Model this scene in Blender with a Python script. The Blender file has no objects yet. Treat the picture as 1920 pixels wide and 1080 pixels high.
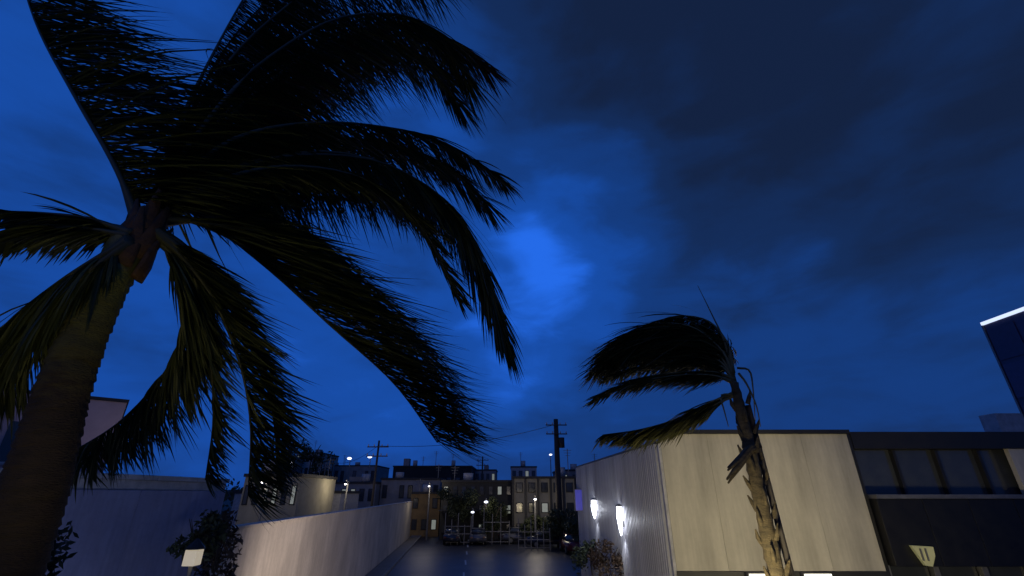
import bpy, bmesh, math, random
from mathutils import Vector, Matrix
rnd = random.Random(7)
R = math.radians
S = bpy.context.scene
col = S.collection

# ------------------------------------------------------------------ camera
FPX, PITCH, EYE = 853.33, R(24.4), 4.6
cam_d = bpy.data.cameras.new('camera')
cam_d.sensor_width = 36; cam_d.lens = 16.0
cam_d.clip_start = 0.05; cam_d.clip_end = 5000
cam = bpy.data.objects.new('camera', cam_d); col.objects.link(cam)
cam.location = (0, 0, EYE); cam.rotation_euler = (R(90) + PITCH, 0, 0)
S.camera = cam

# ------------------------------------------------------------------ dusk sky
W = bpy.data.worlds.new('World'); S.world = W; W.use_nodes = True
nt = W.node_tree; nt.nodes.clear()
def N(t, **k):
    n = nt.nodes.new(t)
    for a, b in k.items(): setattr(n, a, b)
    return n
L = nt.links.new
tc = N('ShaderNodeTexCoord')
def dirn(az, el):
    return (math.sin(R(az)) * math.cos(R(el)), math.cos(R(az)) * math.cos(R(el)), math.sin(R(el)))
# warped direction so that the cloud edges are ragged
wn = N('ShaderNodeTexNoise'); wn.inputs['Scale'].default_value = 3.2; wn.inputs['Detail'].default_value = 2.2
L(tc.outputs['Generated'], wn.inputs['Vector'])
ws = N('ShaderNodeVectorMath', operation='SUBTRACT'); L(wn.outputs['Color'], ws.inputs[0]); ws.inputs[1].default_value = (.5, .5, .5)
wm = N('ShaderNodeVectorMath', operation='SCALE'); L(ws.outputs[0], wm.inputs[0]); wm.inputs['Scale'].default_value = .26
wa = N('ShaderNodeVectorMath', operation='ADD'); L(tc.outputs['Generated'], wa.inputs[0]); L(wm.outputs[0], wa.inputs[1])
wnm = N('ShaderNodeVectorMath', operation='NORMALIZE'); L(wa.outputs[0], wnm.inputs[0])
def blob(az, el, inner, outer, amp):
    dp = N('ShaderNodeVectorMath', operation='DOT_PRODUCT'); L(wnm.outputs[0], dp.inputs[0]); dp.inputs[1].default_value = dirn(az, el)
    mr = N('ShaderNodeMapRange', interpolation_type='SMOOTHSTEP'); L(dp.outputs['Value'], mr.inputs['Value'])
    mr.inputs['From Min'].default_value = math.cos(R(outer)); mr.inputs['From Max'].default_value = math.cos(R(inner))
    mr.inputs['To Min'].default_value = 0; mr.inputs['To Max'].default_value = amp
    return mr.outputs[0]
def add(a, b):
    m = N('ShaderNodeMath', operation='ADD'); L(a, m.inputs[0])
    if isinstance(b, float): m.inputs[1].default_value = b
    else: L(b, m.inputs[1])
    return m.outputs[0]
# cloud texture, stretched along the wind
mp = N('ShaderNodeMapping'); mp.inputs['Scale'].default_value = (1.0, .8, 2.4); mp.inputs['Rotation'].default_value = (0, R(14), R(-12)); L(tc.outputs['Generated'], mp.inputs['Vector'])
cn = N('ShaderNodeTexNoise'); cn.inputs['Scale'].default_value = 2.1; cn.inputs['Detail'].default_value = 4; cn.inputs['Roughness'].default_value = .5; cn.inputs['Distortion'].default_value = .5
L(mp.outputs[0], cn.inputs['Vector'])
cm = N('ShaderNodeMapRange'); L(cn.outputs['Fac'], cm.inputs['Value'])
cm.inputs['From Min'].default_value = .3; cm.inputs['From Max'].default_value = .7; cm.inputs['To Min'].default_value = -.11; cm.inputs['To Max'].default_value = .11; 
c2 = N('ShaderNodeTexNoise'); c2.inputs['Scale'].default_value = 5.5; c2.inputs['Detail'].default_value = 6; c2.inputs['Roughness'].default_value = .55; c2.inputs['Distortion'].default_value = .35
L(mp.outputs[0], c2.inputs['Vector'])
cm2 = N('ShaderNodeMapRange'); L(c2.outputs['Fac'], cm2.inputs['Value']); cm2.inputs['From Min'].default_value = .3; cm2.inputs['From Max'].default_value = .7; cm2.inputs['To Min'].default_value = -.095; cm2.inputs['To Max'].default_value = .095
v = add(cm.outputs[0], .485)
v = add(v, cm2.outputs[0])
v = add(v, blob(1, 21.5, 0, 13, .21))      # bright breaks in the clouds
v = add(v, blob(11, 33.5, 0, 12, .27))
v = add(v, blob(-3, 28, 4, 34, .06))
v = add(v, blob(3, 29, 0, 9, .10))
v = add(v, blob(30, 20, 0, 12, .08))
v = add(v, blob(-48, 25, 12, 56, .17))      # lighter western sky
v = add(v, blob(54, 50, 0, 46, -.40))       # heavy cloud bank
v = add(v, blob(50, 42, 0, 26, -.06))
v = add(v, blob(0, 72, 5, 40, -.10))
rp = N('ShaderNodeValToRGB'); L(v, rp.inputs['Fac'])
cr = rp.color_ramp; cr.interpolation = 'EASE'
cr.elements[0].position = 0.0; cr.elements[0].color = (.0066, .0155, .050, 1)
cr.elements[1].position = 1.0; cr.elements[1].color = (.018, .145, .80, 1)
for p_, c_ in ((.25, (.0068, .024, .094, 1)), (.5, (.0070, .042, .200, 1)), (.75, (.0085, .070, .37, 1))):
    e = cr.elements.new(p_); e.color = c_
# the sky is a little dimmer and greyer low down
sk = N('ShaderNodeTexSky', sky_type='NISHITA'); sk.sun_disc = False; sk.sun_elevation = R(1.0); sk.sun_rotation = R(200); sk.ozone_density = 4
sm = N('ShaderNodeMix', data_type='RGBA', blend_type='ADD'); sm.inputs['Factor'].default_value = .004
L(rp.outputs['Color'], sm.inputs['A']); L(sk.outputs[0], sm.inputs['B'])
bg = N('ShaderNodeBackground'); bg.inputs['Strength'].default_value = 1.0; L(sm.outputs['Result'], bg.inputs['Color'])
wo = N('ShaderNodeOutputWorld'); L(bg.outputs[0], wo.inputs['Surface'])

# very weak warm fill from behind the camera, added to light facing walls evenly
sl = bpy.data.lights.new('sun', 'SUN'); sl.energy = .05; sl.angle = R(25); sl.color = (1, .80, .62)
so = bpy.data.objects.new('sun', sl); col.objects.link(so)
so.rotation_euler = (R(68), 0, R(-18))
S.view_settings.view_transform = 'Standard'; S.view_settings.look = 'None'
S.view_settings.exposure = 0; S.view_settings.gamma = 1; S.view_settings.use_curve_mapping = False

# ------------------------------------------------------------------ helpers
def ray(u, v):
    x = (u - 960) / FPX; y = (540 - v) / FPX
    return Vector((x, math.cos(PITCH) - y * math.sin(PITCH), math.sin(PITCH) + y * math.cos(PITCH)))
def at(u, v, Y):
    d = ray(u, v); return Vector((0, 0, EYE)) + d * (Y / d.y)

def obj(name, bm, m, parent=None, smooth=False):
    me = bpy.data.meshes.new(name); bm.normal_update(); bm.to_mesh(me); bm.free()
    if m is not None:
        for k in (m if isinstance(m, (list, tuple)) else [m]): me.materials.append(k)
    if smooth:
        for p in me.polygons: p.use_smooth = True
    o = bpy.data.objects.new(name, me); col.objects.link(o)
    if parent is not None: o.parent = parent
    return o
def share(name, me, loc, parent=None, rot=(0, 0, 0), scale=(1, 1, 1)):
    o = bpy.data.objects.new(name, me); col.objects.link(o)
    o.location = loc; o.rotation_euler = rot; o.scale = scale
    if parent is not None: o.parent = parent
    return o
def thing(name, label, cat, loc=(0, 0, 0), rotz=0, group=None):
    o = bpy.data.objects.new(name, None); col.objects.link(o); o.empty_display_size = .2
    o.location = loc; o.rotation_euler = (0, 0, rotz); o['label'] = label; o['category'] = cat
    if group: o['group'] = group
    return o
def tag(o, label, cat, group=None):
    o['label'] = label; o['category'] = cat
    if group: o['group'] = group
    return o
def struct(o): o['kind'] = 'structure'; return o
def stuff(o): o['kind'] = 'stuff'; return o
def B(): return bmesh.new()
def box(bm, x0, x1, y0, y1, z0, z1, bev=0):
    vs = [bm.verts.new((x, y, z)) for z in (z0, z1) for y in (y0, y1) for x in (x0, x1)]
    fs = [bm.faces.new([vs[i] for i in f]) for f in ((0, 2, 3, 1), (4, 5, 7, 6), (0, 1, 5, 4), (2, 6, 7, 3), (0, 4, 6, 2), (1, 3, 7, 5))]
    if bev:
        es = list({e for f in fs for e in f.edges})
        bmesh.ops.bevel(bm, geom=es, offset=bev, segments=2, affect='EDGES', profile=.6)
    return bm
def prism(bm, pts, y0, y1):       # pts: (x,z) outline extruded along y
    a = [bm.verts.new((p[0], y0, p[1])) for p in pts]; b = [bm.verts.new((p[0], y1, p[1])) for p in pts]
    n = len(pts)
    bm.faces.new(a); bm.faces.new(b[::-1])
    for i in range(n): bm.faces.new((a[(i + 1) % n], a[i], b[i], b[(i + 1) % n]))
    bmesh.ops.recalc_face_normals(bm, faces=bm.faces)
    return bm
def tube(bm, pts, rad, seg=8, caps=True):
    pts = [Vector(p) for p in pts]
    if not isinstance(rad, (list, tuple)): rad = [rad] * len(pts)
    rings = []; ref = Vector((0, 0, 1))
    for i, p in enumerate(pts):
        t = (pts[min(i + 1, len(pts) - 1)] - pts[max(i - 1, 0)]).normalized()
        r0 = ref if abs(t.dot(ref)) < .95 else Vector((1, 0, 0))
        a = t.cross(r0).normalized(); b = t.cross(a).normalized()
        rings.append([bm.verts.new(p + (a * math.cos(k * 2 * math.pi / seg) + b * math.sin(k * 2 * math.pi / seg)) * rad[i]) for k in range(seg)])
    for i in range(len(rings) - 1):
        for k in range(seg):
            bm.faces.new((rings[i][k], rings[i][(k + 1) % seg], rings[i + 1][(k + 1) % seg], rings[i + 1][k]))
    if caps:
        bm.faces.new(rings[0][::-1]); bm.faces.new(rings[-1])
    bmesh.ops.recalc_face_normals(bm, faces=bm.faces)
    return bm
def spline(cp, n):
    out = []
    c = [2 * cp[0] - cp[1]] + list(cp) + [2 * cp[-1] - cp[-2]]
    m = len(cp) - 1
    for i in range(n + 1):
        s = i / n * m; k = min(int(s), m - 1); t = s - k
        a, b, d, e = c[k], c[k + 1], c[k + 2], c[k + 3]
        out.append(.5 * ((2 * b) + (d - a) * t + (2 * a - 5 * b + 4 * d - e) * t * t + (-a + 3 * b - 3 * d + e) * t ** 3))
    return out

# ------------------------------------------------------------------ materials
def mat(name, base, rough=.7, metal=0, var=.25, scale=3.0, bump=.0, bscale=40, emit=None, es=0, spec=.5, streak=None, rnd_obj=0, coord='Object', island=0, base2=None, trans=0, grime=0, zmix=None):
    m = bpy.data.materials.new(name); m.use_nodes = True
    t = m.node_tree; p = t.nodes['Principled BSDF']; l = t.links.new
    p.inputs['Roughness'].default_value = rough; p.inputs['Metallic'].default_value = metal
    p.inputs['Specular IOR Level'].default_value = spec
    c = t.nodes.new('ShaderNodeTexCoord')
    mpn = t.nodes.new('ShaderNodeMapping'); l(c.outputs[coord], mpn.inputs['Vector'])
    if streak: mpn.inputs['Scale'].default_value = streak
    n = t.nodes.new('ShaderNodeTexNoise'); n.inputs['Scale'].default_value = scale; n.inputs['Detail'].default_value = 7; n.inputs['Roughness'].default_value = .62
    l(mpn.outputs[0], n.inputs['Vector'])
    mx = t.nodes.new('ShaderNodeMix'); mx.data_type = 'RGBA'
    b2 = base2 or tuple(q * (1 - var) for q in base)
    mx.inputs['A'].default_value = (*b2, 1); mx.inputs['B'].default_value = (*[min(1, q * (1 + var * .35)) for q in base], 1)
    rr = t.nodes.new('ShaderNodeMapRange'); rr.inputs['From Min'].default_value = .3; rr.inputs['From Max'].default_value = .7
    l(n.outputs['Fac'], rr.inputs['Value'])
    if island:
        g = t.nodes.new('ShaderNodeNewGeometry'); mm = t.nodes.new('ShaderNodeMix'); mm.data_type = 'FLOAT'; mm.inputs['Factor'].default_value = island
        l(rr.outputs[0], mm.inputs['A']); l(g.outputs['Random Per Island'], mm.inputs['B']); l(mm.outputs['Result'], mx.inputs['Factor'])
    else: l(rr.outputs[0], mx.inputs['Factor'])
    out = mx.outputs['Result']
    if grime:
        gm = t.nodes.new('ShaderNodeMapping'); gm.inputs['Scale'].default_value = (5, 5, .35); l(c.outputs[coord], gm.inputs['Vector'])
        for sc_, lo_, vec_ in ((1.6, 1 - grime, gm.outputs[0]), (.55, 1 - grime * .8, c.outputs[coord]), (9, 1 - grime * .5, c.outputs[coord])):
            gn = t.nodes.new('ShaderNodeTexNoise'); gn.inputs['Scale'].default_value = sc_; gn.inputs['Detail'].default_value = 6; l(vec_, gn.inputs['Vector'])
            gr = t.nodes.new('ShaderNodeMapRange'); l(gn.outputs['Fac'], gr.inputs['Value']); gr.inputs['From Min'].default_value = .36; gr.inputs['From Max'].default_value = .56; gr.inputs['To Min'].default_value = lo_; gr.inputs['To Max'].default_value = 1
            gx = t.nodes.new('ShaderNodeMix'); gx.data_type = 'RGBA'; gx.blend_type = 'MULTIPLY'; gx.inputs['Factor'].default_value = 1
            l(out, gx.inputs['A']); l(gr.outputs[0], gx.inputs['B']); out = gx.outputs['Result']
    if zmix:
        col2, z0_, z1_ = zmix
        sx = t.nodes.new('ShaderNodeSeparateXYZ'); l(c.outputs['Object'], sx.inputs[0])
        ad = t.nodes.new('ShaderNodeMath'); ad.operation = 'ADD'; l(sx.outputs['Z'], ad.inputs[0]); l(n.outputs['Fac'], ad.inputs[1])
        zr = t.nodes.new('ShaderNodeMapRange'); l(ad.outputs[0], zr.inputs['Value']); zr.inputs['From Min'].default_value = z0_ + .5; zr.inputs['From Max'].default_value = z1_ + .5
        zx = t.nodes.new('ShaderNodeMix'); zx.data_type = 'RGBA'; l(zr.outputs[0], zx.inputs['Factor']); l(out, zx.inputs['A']); zx.inputs['B'].default_value = (*col2, 1); out = zx.outputs['Result']
    if rnd_obj:
        oi = t.nodes.new('ShaderNodeObjectInfo'); q = t.nodes.new('ShaderNodeMapRange'); l(oi.outputs['Random'], q.inputs['Value'])
        q.inputs['To Min'].default_value = 1 - rnd_obj; q.inputs['To Max'].default_value = 1 + rnd_obj
        h = t.nodes.new('ShaderNodeHueSaturation'); l(out, h.inputs['Color']); l(q.outputs[0], h.inputs['Value']); out = h.outputs['Color']
    l(out, p.inputs['Base Color'])
    if rough < .95:
        r2 = t.nodes.new('ShaderNodeMapRange'); l(n.outputs['Fac'], r2.inputs['Value']); r2.inputs['To Min'].default_value = max(.02, rough - .12); r2.inputs['To Max'].default_value = min(1, rough + .12)
        l(r2.outputs[0], p.inputs['Roughness'])
    if bump:
        bn = t.nodes.new('ShaderNodeTexNoise'); bn.inputs['Scale'].default_value = bscale; bn.inputs['Detail'].default_value = 4; l(mpn.outputs[0], bn.inputs['Vector'])
        bb = t.nodes.new('ShaderNodeBump'); bb.inputs['Strength'].default_value = bump; bb.inputs['Distance'].default_value = .02
        l(bn.outputs['Fac'], bb.inputs['Height']); l(bb.outputs[0], p.inputs['Normal'])
    if trans:
        tr = t.nodes.new('ShaderNodeBsdfTranslucent'); l(out, tr.inputs['Color'])
        ms = t.nodes.new('ShaderNodeMixShader'); ms.inputs[0].default_value = trans
        l(p.outputs[0], ms.inputs[1]); l(tr.outputs[0], ms.inputs[2]); l(ms.outputs[0], t.nodes['Material Output'].inputs['Surface'])
    if emit:
        p.inputs['Emission Color'].default_value = (*emit, 1); p.inputs['Emission Strength'].default_value = es
    return m
M = {}
M['ground'] = mat('ground', (.07, .065, .055), .9, scale=.6, var=.5, bump=.4, bscale=8)
M['road'] = mat('asphalt_wet', (.022, .024, .034), .45, scale=.35, var=.5, bump=.25, bscale=30, spec=.5)
M['pave'] = mat('pavement', (.18, .17, .16), .6, scale=1.2, var=.4, bump=.2)
M['kerb'] = mat('kerb', (.28, .27, .25), .7, var=.4, bump=.2)
M['paint'] = mat('road_paint', (.6, .6, .58), .6, var=.5, scale=4)
M['cream'] = mat('cream_cladding', (.56, .52, .42), .6, scale=.9, var=.42, streak=(1.6, 1.6, .25), bump=.05, bscale=20, rnd_obj=.05, grime=.07)
M['white_wall'] = mat('white_render', (.66, .60, .54), .85, scale=1.1, var=.30, streak=(.6, .6, .35), bump=.25, bscale=25, grime=.12, rnd_obj=.06)
M['blue_wall'] = mat('slate_render', (.33, .34, .50), .8, scale=.8, var=.3, streak=(1, 1, .5), bump=.3, bscale=18, rnd_obj=.05, grime=.12)
M['mauve'] = mat('mauve_render', (.50, .40, .45), .85, scale=.8, var=.25, bump=.2)
M['ribbed'] = mat('ribbed_metal', (.42, .42, .46), .45, metal=.3, scale=1.0, var=.25, streak=(1, 3, .2), rnd_obj=.16)
M['black'] = mat('black_trim', (.018, .018, .02), .5, var=.3)
M['blackpanel'] = mat('black_cladding', (.008, .008, .009), .5, var=.35, rnd_obj=.15)
M['glass'] = mat('dark_glass', (.05, .055, .06), .12, var=.2, spec=.8, rnd_obj=.3)
M['navy'] = mat('navy_cladding', (.05, .045, .12), .4, var=.3, rnd_obj=.2)
M['coping'] = mat('pale_coping', (.46, .45, .46), .7, var=.35, scale=4, bump=.2)
M['conc'] = mat('grey_concrete', (.27, .26, .27), .85, var=.35, scale=.7, bump=.2, rnd_obj=.25)
M['beige'] = mat('beige_render', (.36, .33, .25), .85, var=.3, scale=.7, bump=.2, rnd_obj=.2)
M['ochre'] = mat('ochre_render', (.26, .17, .07), .85, var=.35, scale=1, bump=.2)
M['darkb'] = mat('dark_render', (.03, .03, .03), .8, var=.4, scale=.8, rnd_obj=.3)
M['roofd'] = mat('dark_roof', (.03, .03, .033), .7, var=.3)
M['metal'] = mat('galvanised_steel', (.22, .22, .23), .5, metal=.6, var=.3)
M['pole'] = mat('dark_timber', (.045, .038, .035), .85, var=.4, streak=(4, 4, .4))
M['hill'] = mat('far_hill', (.012, .018, .022), .95, scale=.02, var=.4)
M['leaflet'] = mat('palm_leaflet', (.075, .085, .022), .5, var=.5, scale=5, island=.75, base2=(.014, .024, .008), spec=.4, trans=.12)
M['leaflet2'] = mat('young_palm_leaflet', (.105, .10, .030), .5, var=.5, scale=5, island=.75, base2=(.016, .022, .010), spec=.4, trans=.12)
M['rachis'] = mat('frond_rib', (.055, .055, .022), .5, var=.4)
M['rachis2'] = mat('frond_rib_pale', (.17, .15, .06), .5, var=.4)
M['bark'] = mat('palm_bark', (.045, .028, .018), .85, var=.55, scale=7, streak=(1, 1, 3), bump=.8, bscale=35, zmix=((.16, .155, .03), 5.3, 6.4))
M['shaft'] = mat('palm_crownshaft', (.16, .15, .032), .55, var=.5, scale=5, streak=(1.5, 1.5, .5), bump=.3, bscale=15, base2=(.06, .05, .018))
M['sheath'] = mat('palm_sheath', (.11, .055, .028), .8, var=.6, scale=8, bump=.6, bscale=30)
M['bark2'] = mat('young_palm_bark', (.11, .085, .045), .85, var=.7, scale=9, streak=(1, 1, 2.5), bump=.9, bscale=40)
M['leafd'] = mat('tree_leaf', (.05, .062, .025), .7, var=.6, scale=3, island=.6, base2=(.018, .028, .012))
M['leafb'] = mat('brown_leaf', (.10, .065, .04), .8, var=.6, scale=3, island=.7, base2=(.05, .03, .022))
M['treebark'] = mat('tree_bark', (.08, .06, .045), .9, var=.4, bump=.5)
M['lantern_glass'] = mat('lantern_glass', (.7, .66, .5), .4, emit=(1, .85, .6), es=.35)
M['lit_white'] = mat('lit_tube', (.9, .9, .9), .4, emit=(.86, .90, 1), es=9)
M['lit_shop'] = mat('lit_shop_sign', (.9, .9, .8), .4, emit=(1, .95, .72), es=2.2)
M['lit_blue'] = mat('lit_blue_sign', (.1, .1, .5), .4, emit=(.05, .05, .40), es=.45)
M['led'] = mat('led_edge', (.8, .85, .9), .4, emit=(.62, .72, .95), es=1.2)
M['lamp_lit'] = mat('lamp_lens', (.9, .9, .85), .4, emit=(1, .84, .62), es=6)
M['lamp_far'] = mat('far_lamp_lens', (.9, .9, .9), .4, emit=(.75, .8, 1), es=2.4)
M['win_lit'] = mat('dim_lit_window', (.5, .5, .45), .4, emit=(.6, .66, .55), es=.22)
M['win_warm'] = mat('warm_lit_window', (.5, .4, .2), .4, emit=(1, .5, .12), es=.5)
M['car_dark'] = mat('car_paint_dark', (.03, .03, .04), .25, var=.1, spec=.7)
M['car_white'] = mat('car_paint_white', (.5, .5, .52), .3, var=.1, spec=.7)
M['car_grey'] = mat('car_paint_grey', (.13, .13, .14), .3, metal=.4, var=.1)
M['car_red'] = mat('car_paint_red', (.12, .02, .02), .3, var=.1)
M['tyre'] = mat('tyre_rubber', (.015, .015, .015), .85)
M['headlight'] = mat('headlight_glass', (.6, .62, .65), .15)

# ------------------------------------------------------------------ ground and road
bm = B(); n = 24
c0 = bm.verts.new((0, 0, 0)); ring = [bm.verts.new((2500 * math.cos(a * 2 * math.pi / n), 2500 * math.sin(a * 2 * math.pi / n), 0)) for a in range(n)]
for i in range(n): bm.faces.new((c0, ring[i], ring[(i + 1) % n]))
struct(obj('ground', bm, M['ground']))
# street runs between the white wall and the ribbed building; slightly to the left of straight ahead
def lx(Y): return -6.85 - (Y - 12.4) * .1048      # face of the white wall
def rx(Y): return 4.02 - (Y - 13) * .0455         # face of the ribbed wall
bm = B()
ys = [-12 + 4 * i for i in range(32)]
rows = [(bm.verts.new((lx(y) + 1.2, y, .004)), bm.verts.new((rx(max(y, 13)) - 1.2 + max(0, (y - 26) * .30), y, .004))) for y in ys]
for a, b in zip(rows, rows[1:]): bm.faces.new((a[0], a[1], b[1], b[0]))
struct(obj('road', bm, M['road']))
bm = B()
for a, b in zip(ys, ys[1:]):
    q = [(lx(a) + .05, a), (lx(a) + 1.05, a), (lx(b) + 1.05, b), (lx(b) + .05, b)]
    lo = [bm.verts.new((x, y, 0)) for x, y in q]; hi = [bm.verts.new((x, y, .12)) for x, y in q]
    bm.faces.new(hi)
    for i in range(4): bm.faces.new((lo[i], lo[(i + 1) % 4], hi[(i + 1) % 4], hi[i]))
struct(obj('pavement', bm, M['pave']))
bm = B()
for i in range(31):
    a, b = ys[i], ys[i + 1]
    q = [(lx(a) + 1.052, a), (lx(a) + 1.2, a), (lx(b) + 1.2, b - .01), (lx(b) + 1.052, b - .01)]
    lo = [bm.verts.new((x, y, 0)) for x, y in q]; hi = [bm.verts.new((x, y, .125)) for x, y in q]
    bm.faces.new(hi)
    for k in range(4): bm.faces.new((lo[k], lo[(k + 1) % 4], hi[(k + 1) % 4], hi[k]))
struct(obj('kerb', bm, M['kerb']))
bm = B()
for i in range(14):
    y = 8 + i * 6; xm = (lx(y) + rx(y)) / 2
    vs = [bm.verts.new((x, yy, .009)) for x, yy in ((xm - .06, y), (xm + .06, y), (xm - .19, y + 2.4), (xm - .31, y + 2.4))]
    bm.faces.new((vs[0], vs[1], vs[2], vs[3]))
struct(obj('road_marking', bm, M['paint']))
# hills
bm = B(); pr = None
for i in range(61):
    a = R(-65 + i * 2.2); rad = 620
    h = 5 + 9 * abs(math.sin(i * .37 + .4)) + 4 * math.sin(i * .9) + rnd.uniform(-1, 1)
    h += 7 * math.exp(-((i - 27) / 3.0) ** 2)
    p0 = bm.verts.new((rad * math.sin(a), rad * math.cos(a), -1)); p1 = bm.verts.new((rad * 1.08 * math.sin(a), rad * 1.08 * math.cos(a), max(3, h)))
    p2 = bm.verts.new((rad * 1.3 * math.sin(a), rad * 1.3 * math.cos(a), -1))
    if pr: bm.faces.new((pr[0], p0, p1, pr[1])); bm.faces.new((pr[1], p1, p2, pr[2]))
    pr = (p0, p1, p2)
struct(obj('hills', bm, M['hill'], smooth=True))

# ------------------------------------------------------------------ lamps
def post_lamp(x, y, h, power, label, color=(1, .78, .48), spot=None, size=.25):
    t = thing('street_lamp', label, 'lamp', (x, y, 0), 0, 'post lamps along the forecourt')
    obj('pole', tube(B(), [(0, 0, 0), (0, 0, .3), (0, 0, .32), (0, 0, h - .35)], [.09, .09, .05, .04], 10), M['metal'], t, True)
    obj('lamp_hood', prism(B(), [(-.22, h), (.22, h), (.12, h + .10), (-.12, h + .10)], -.2, .2), M['metal'], t)
    bm = B(); bmesh.ops.create_icosphere(bm, subdivisions=2, radius=.14, matrix=Matrix.Translation((0, 0, h - .17)))
    obj('lamp_globe', bm, M['lamp_lit'], t, True)
    if spot is None:
        ld = bpy.data.lights.new('lamp_light', 'POINT'); ld.shadow_soft_size = size
    else:
        ld = bpy.data.lights.new('lamp_light', 'SPOT'); ld.shadow_soft_size = size; ld.spot_size = R(spot[1]); ld.spot_blend = .9
    ld.energy = power; ld.color = color
    lo = bpy.data.objects.new('lamp_light', ld); col.objects.link(lo); lo.parent = t
    lo.location = (0, 0, h - .17) if spot is None else (0, 0, h + .12)
    if spot is not None:
        hd = (Vector(spot[0]) - Vector((x, y, h))).normalized(); lo.location = (hd.x * .3, hd.y * .3, h - .17)
        lo.rotation_euler = (Vector(spot[0]) - Vector((x, y, h))).to_track_quat('-Z', 'Y').to_euler()
    return t

# ------------------------------------------------------------------ cream shop building (right)
t = thing('shop_building', 'cream fascia shop with black roof edge and dark glazed upper strip on the right', 'building', (4.02, 13, 0))
X0, Y0 = 4.02, 13.0
def loc(b): return b
# fascia panels: four wide smooth sheets, upper and lower edges trimmed in black
pw = (9.12 - 4.02) / 4
bm = B(); box(bm, .002, pw - .002, -.05, .02, 2.90, 6.10, .003); pm = None
o = obj('panel', bm, M['cream'], t); pm = o.data
for i in range(1, 4): share('panel', pm, (i * pw, 0, 0), t)
obj('backing_wall', box(B(), .02, 5.08, .03, .25, 0, 6.1), M['black'], t)
obj('coping', box(B(), -.06, 5.16, -.12, .5, 6.104, 6.21, .008), M['black'], t)
obj('soffit_trim', box(B(), -.01, 5.11, -.09, .02, 2.74, 2.896, .006), M['black'], t)
obj('side_return', box(B(), 5.105, 5.19, -.04, .6, 2.74, 6.1), M['black'], t)
# shopfront under the fascia
for i in range(5):
    obj('shop_window', box(B(), .1 + i * 1.0, 1.04 + i * 1.0, .02, .027, .3, 2.70), M['glass'], t)
# right wing: black band, window strip, pale pier, black roof edge
obj('roof_edge', box(B(), 5.2, 19.0, -.06, .8, 5.72, 6.16, .01), M['black'], t)
obj('roof_slab', box(B(), -.02, 19.0, .81, 12.2, 5.82, 5.99), M['roofd'], t)
bw = 1.15
bm = B(); box(bm, .005, bw - .005, -.30, -.02, 3.02, 4.50, .008); o = obj('fascia_panel', bm, M['blackpanel'], t); o.location = (5.2, 0, 0)
for i in range(1, 12): share('fascia_panel', o.data, (5.2 + i * bw, 0, 0), t)
obj('band_ledge', box(B(), 5.2, 19.0, -.34, .3, 4.503, 4.60, .006), M['metal'], t)
bm = B(); box(bm, 0, 1.08, .26, .275, 4.60, 5.72); o = obj('window', bm, M['glass'], t); o.location = (5.25, 0, 0)
wmesh = o.data
for i in range(1, 12): share('window', wmesh, (5.25 + i * 1.15, 0, 0), t)
bm = B(); box(bm, 0, .075, .12, .26, 4.602, 5.718, .004); o = obj('mullion', bm, M['black'], t); o.location = (5.21, 0, 0)
for i in range(1, 12): share('mullion', o.data, (5.175 + i * 1.15, 0, 0), t)
obj('pale_pier', box(B(), 9.35, 10.6, -.03, .10, 4.605, 5.98, .01), M['cream'], t)
obj('back_wall', box(B(), 5.2, 19.0, .3, .45, 0, 5.8), M['darkb'], t)
bm = B(); box(bm, 0, 1.0, .24, .255, .6, 2.98); o = obj('lower_window', bm, M['glass'], t); o.location = (5.35, 0, 0)
for i in range(1, 11): share('lower_window', o.data, (5.35 + i * 1.2, 0, 0), t)
bm = B(); box(bm, 0, .14, .10, .26, .0, 3.015, .01); o = obj('lower_mullion', bm, M['metal'], t); o.location = (5.19, 0, 0)
for i in range(1, 11): share('lower_mullion', o.data, (5.19 + i * 1.2, 0, 0), t)
def lit_sign(x, w, label):
    s = thing('shop_sign', label, 'lit sign', (x, 12.84, 2.58), 0, 'lit sign boxes under the fascia')
    obj('sign_case', box(B(), 0, w, -.08, .06, 0, .3, .01), M['metal'], s)
    obj('sign_face', box(B(), .02, w - .02, -.10, -.082, .02, .285), M['lit_shop'], s)
a1, a2 = at(1400, 1076, 12.84), at(1432, 1076, 12.84); lit_sign(a1.x, a2.x - a1.x, 'small lit white sign box just left of the young palm trunk')
a1, a2 = at(1503, 1076, 12.84), at(1556, 1076, 12.84); lit_sign(a1.x, a2.x - a1.x, 'wider lit sign box under the fascia right of the young palm trunk')
# roof unit
q = at(1868, 783, 16); s = thing('roof_vent_unit', 'small pale vent unit on the black roof at the right edge', 'roof unit', (q.x, 16, 5.99))
obj('casing', box(B(), 0, .95, 0, .6, .12, q.z - 5.99 + .15, .02), M['coping'], s)
for dx in (.08, .8): obj('foot', box(B(), dx, dx + .08, .1, .5, 0, .12), M['metal'], s)
for i in range(4): obj('louvre', box(B(), .08, .87, -.015, -.002, .18 + i * .1, .24 + i * .1), M['metal'], s)
# wall lamp on the black band
q = at(1730, 1040, 12.66); s = thing('wall_lamp', 'dim yellowish shield shaped lamp on the black band', 'lamp', (q.x, 12.69, q.z))
bm = B(); prism(bm, [(-.26, .20), (.26, .17), (.24, -.02), (.10, -.24), (-.06, -.22), (-.14, -.06)], -.10, -.02); obj('lamp_face', bm, mat('lamp_face_dim', (.5, .48, .28), .5, emit=(.75, .78, .32), es=.07), s)
obj('bracket', box(B(), -.05, .05, -.02, .02, -.1, .1), M['metal'], s)
for k in (-.1, .02): obj('lamp_bar', box(B(), k, k + .03, -.13, -.101, -.12, .14), M['metal'], s)

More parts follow.
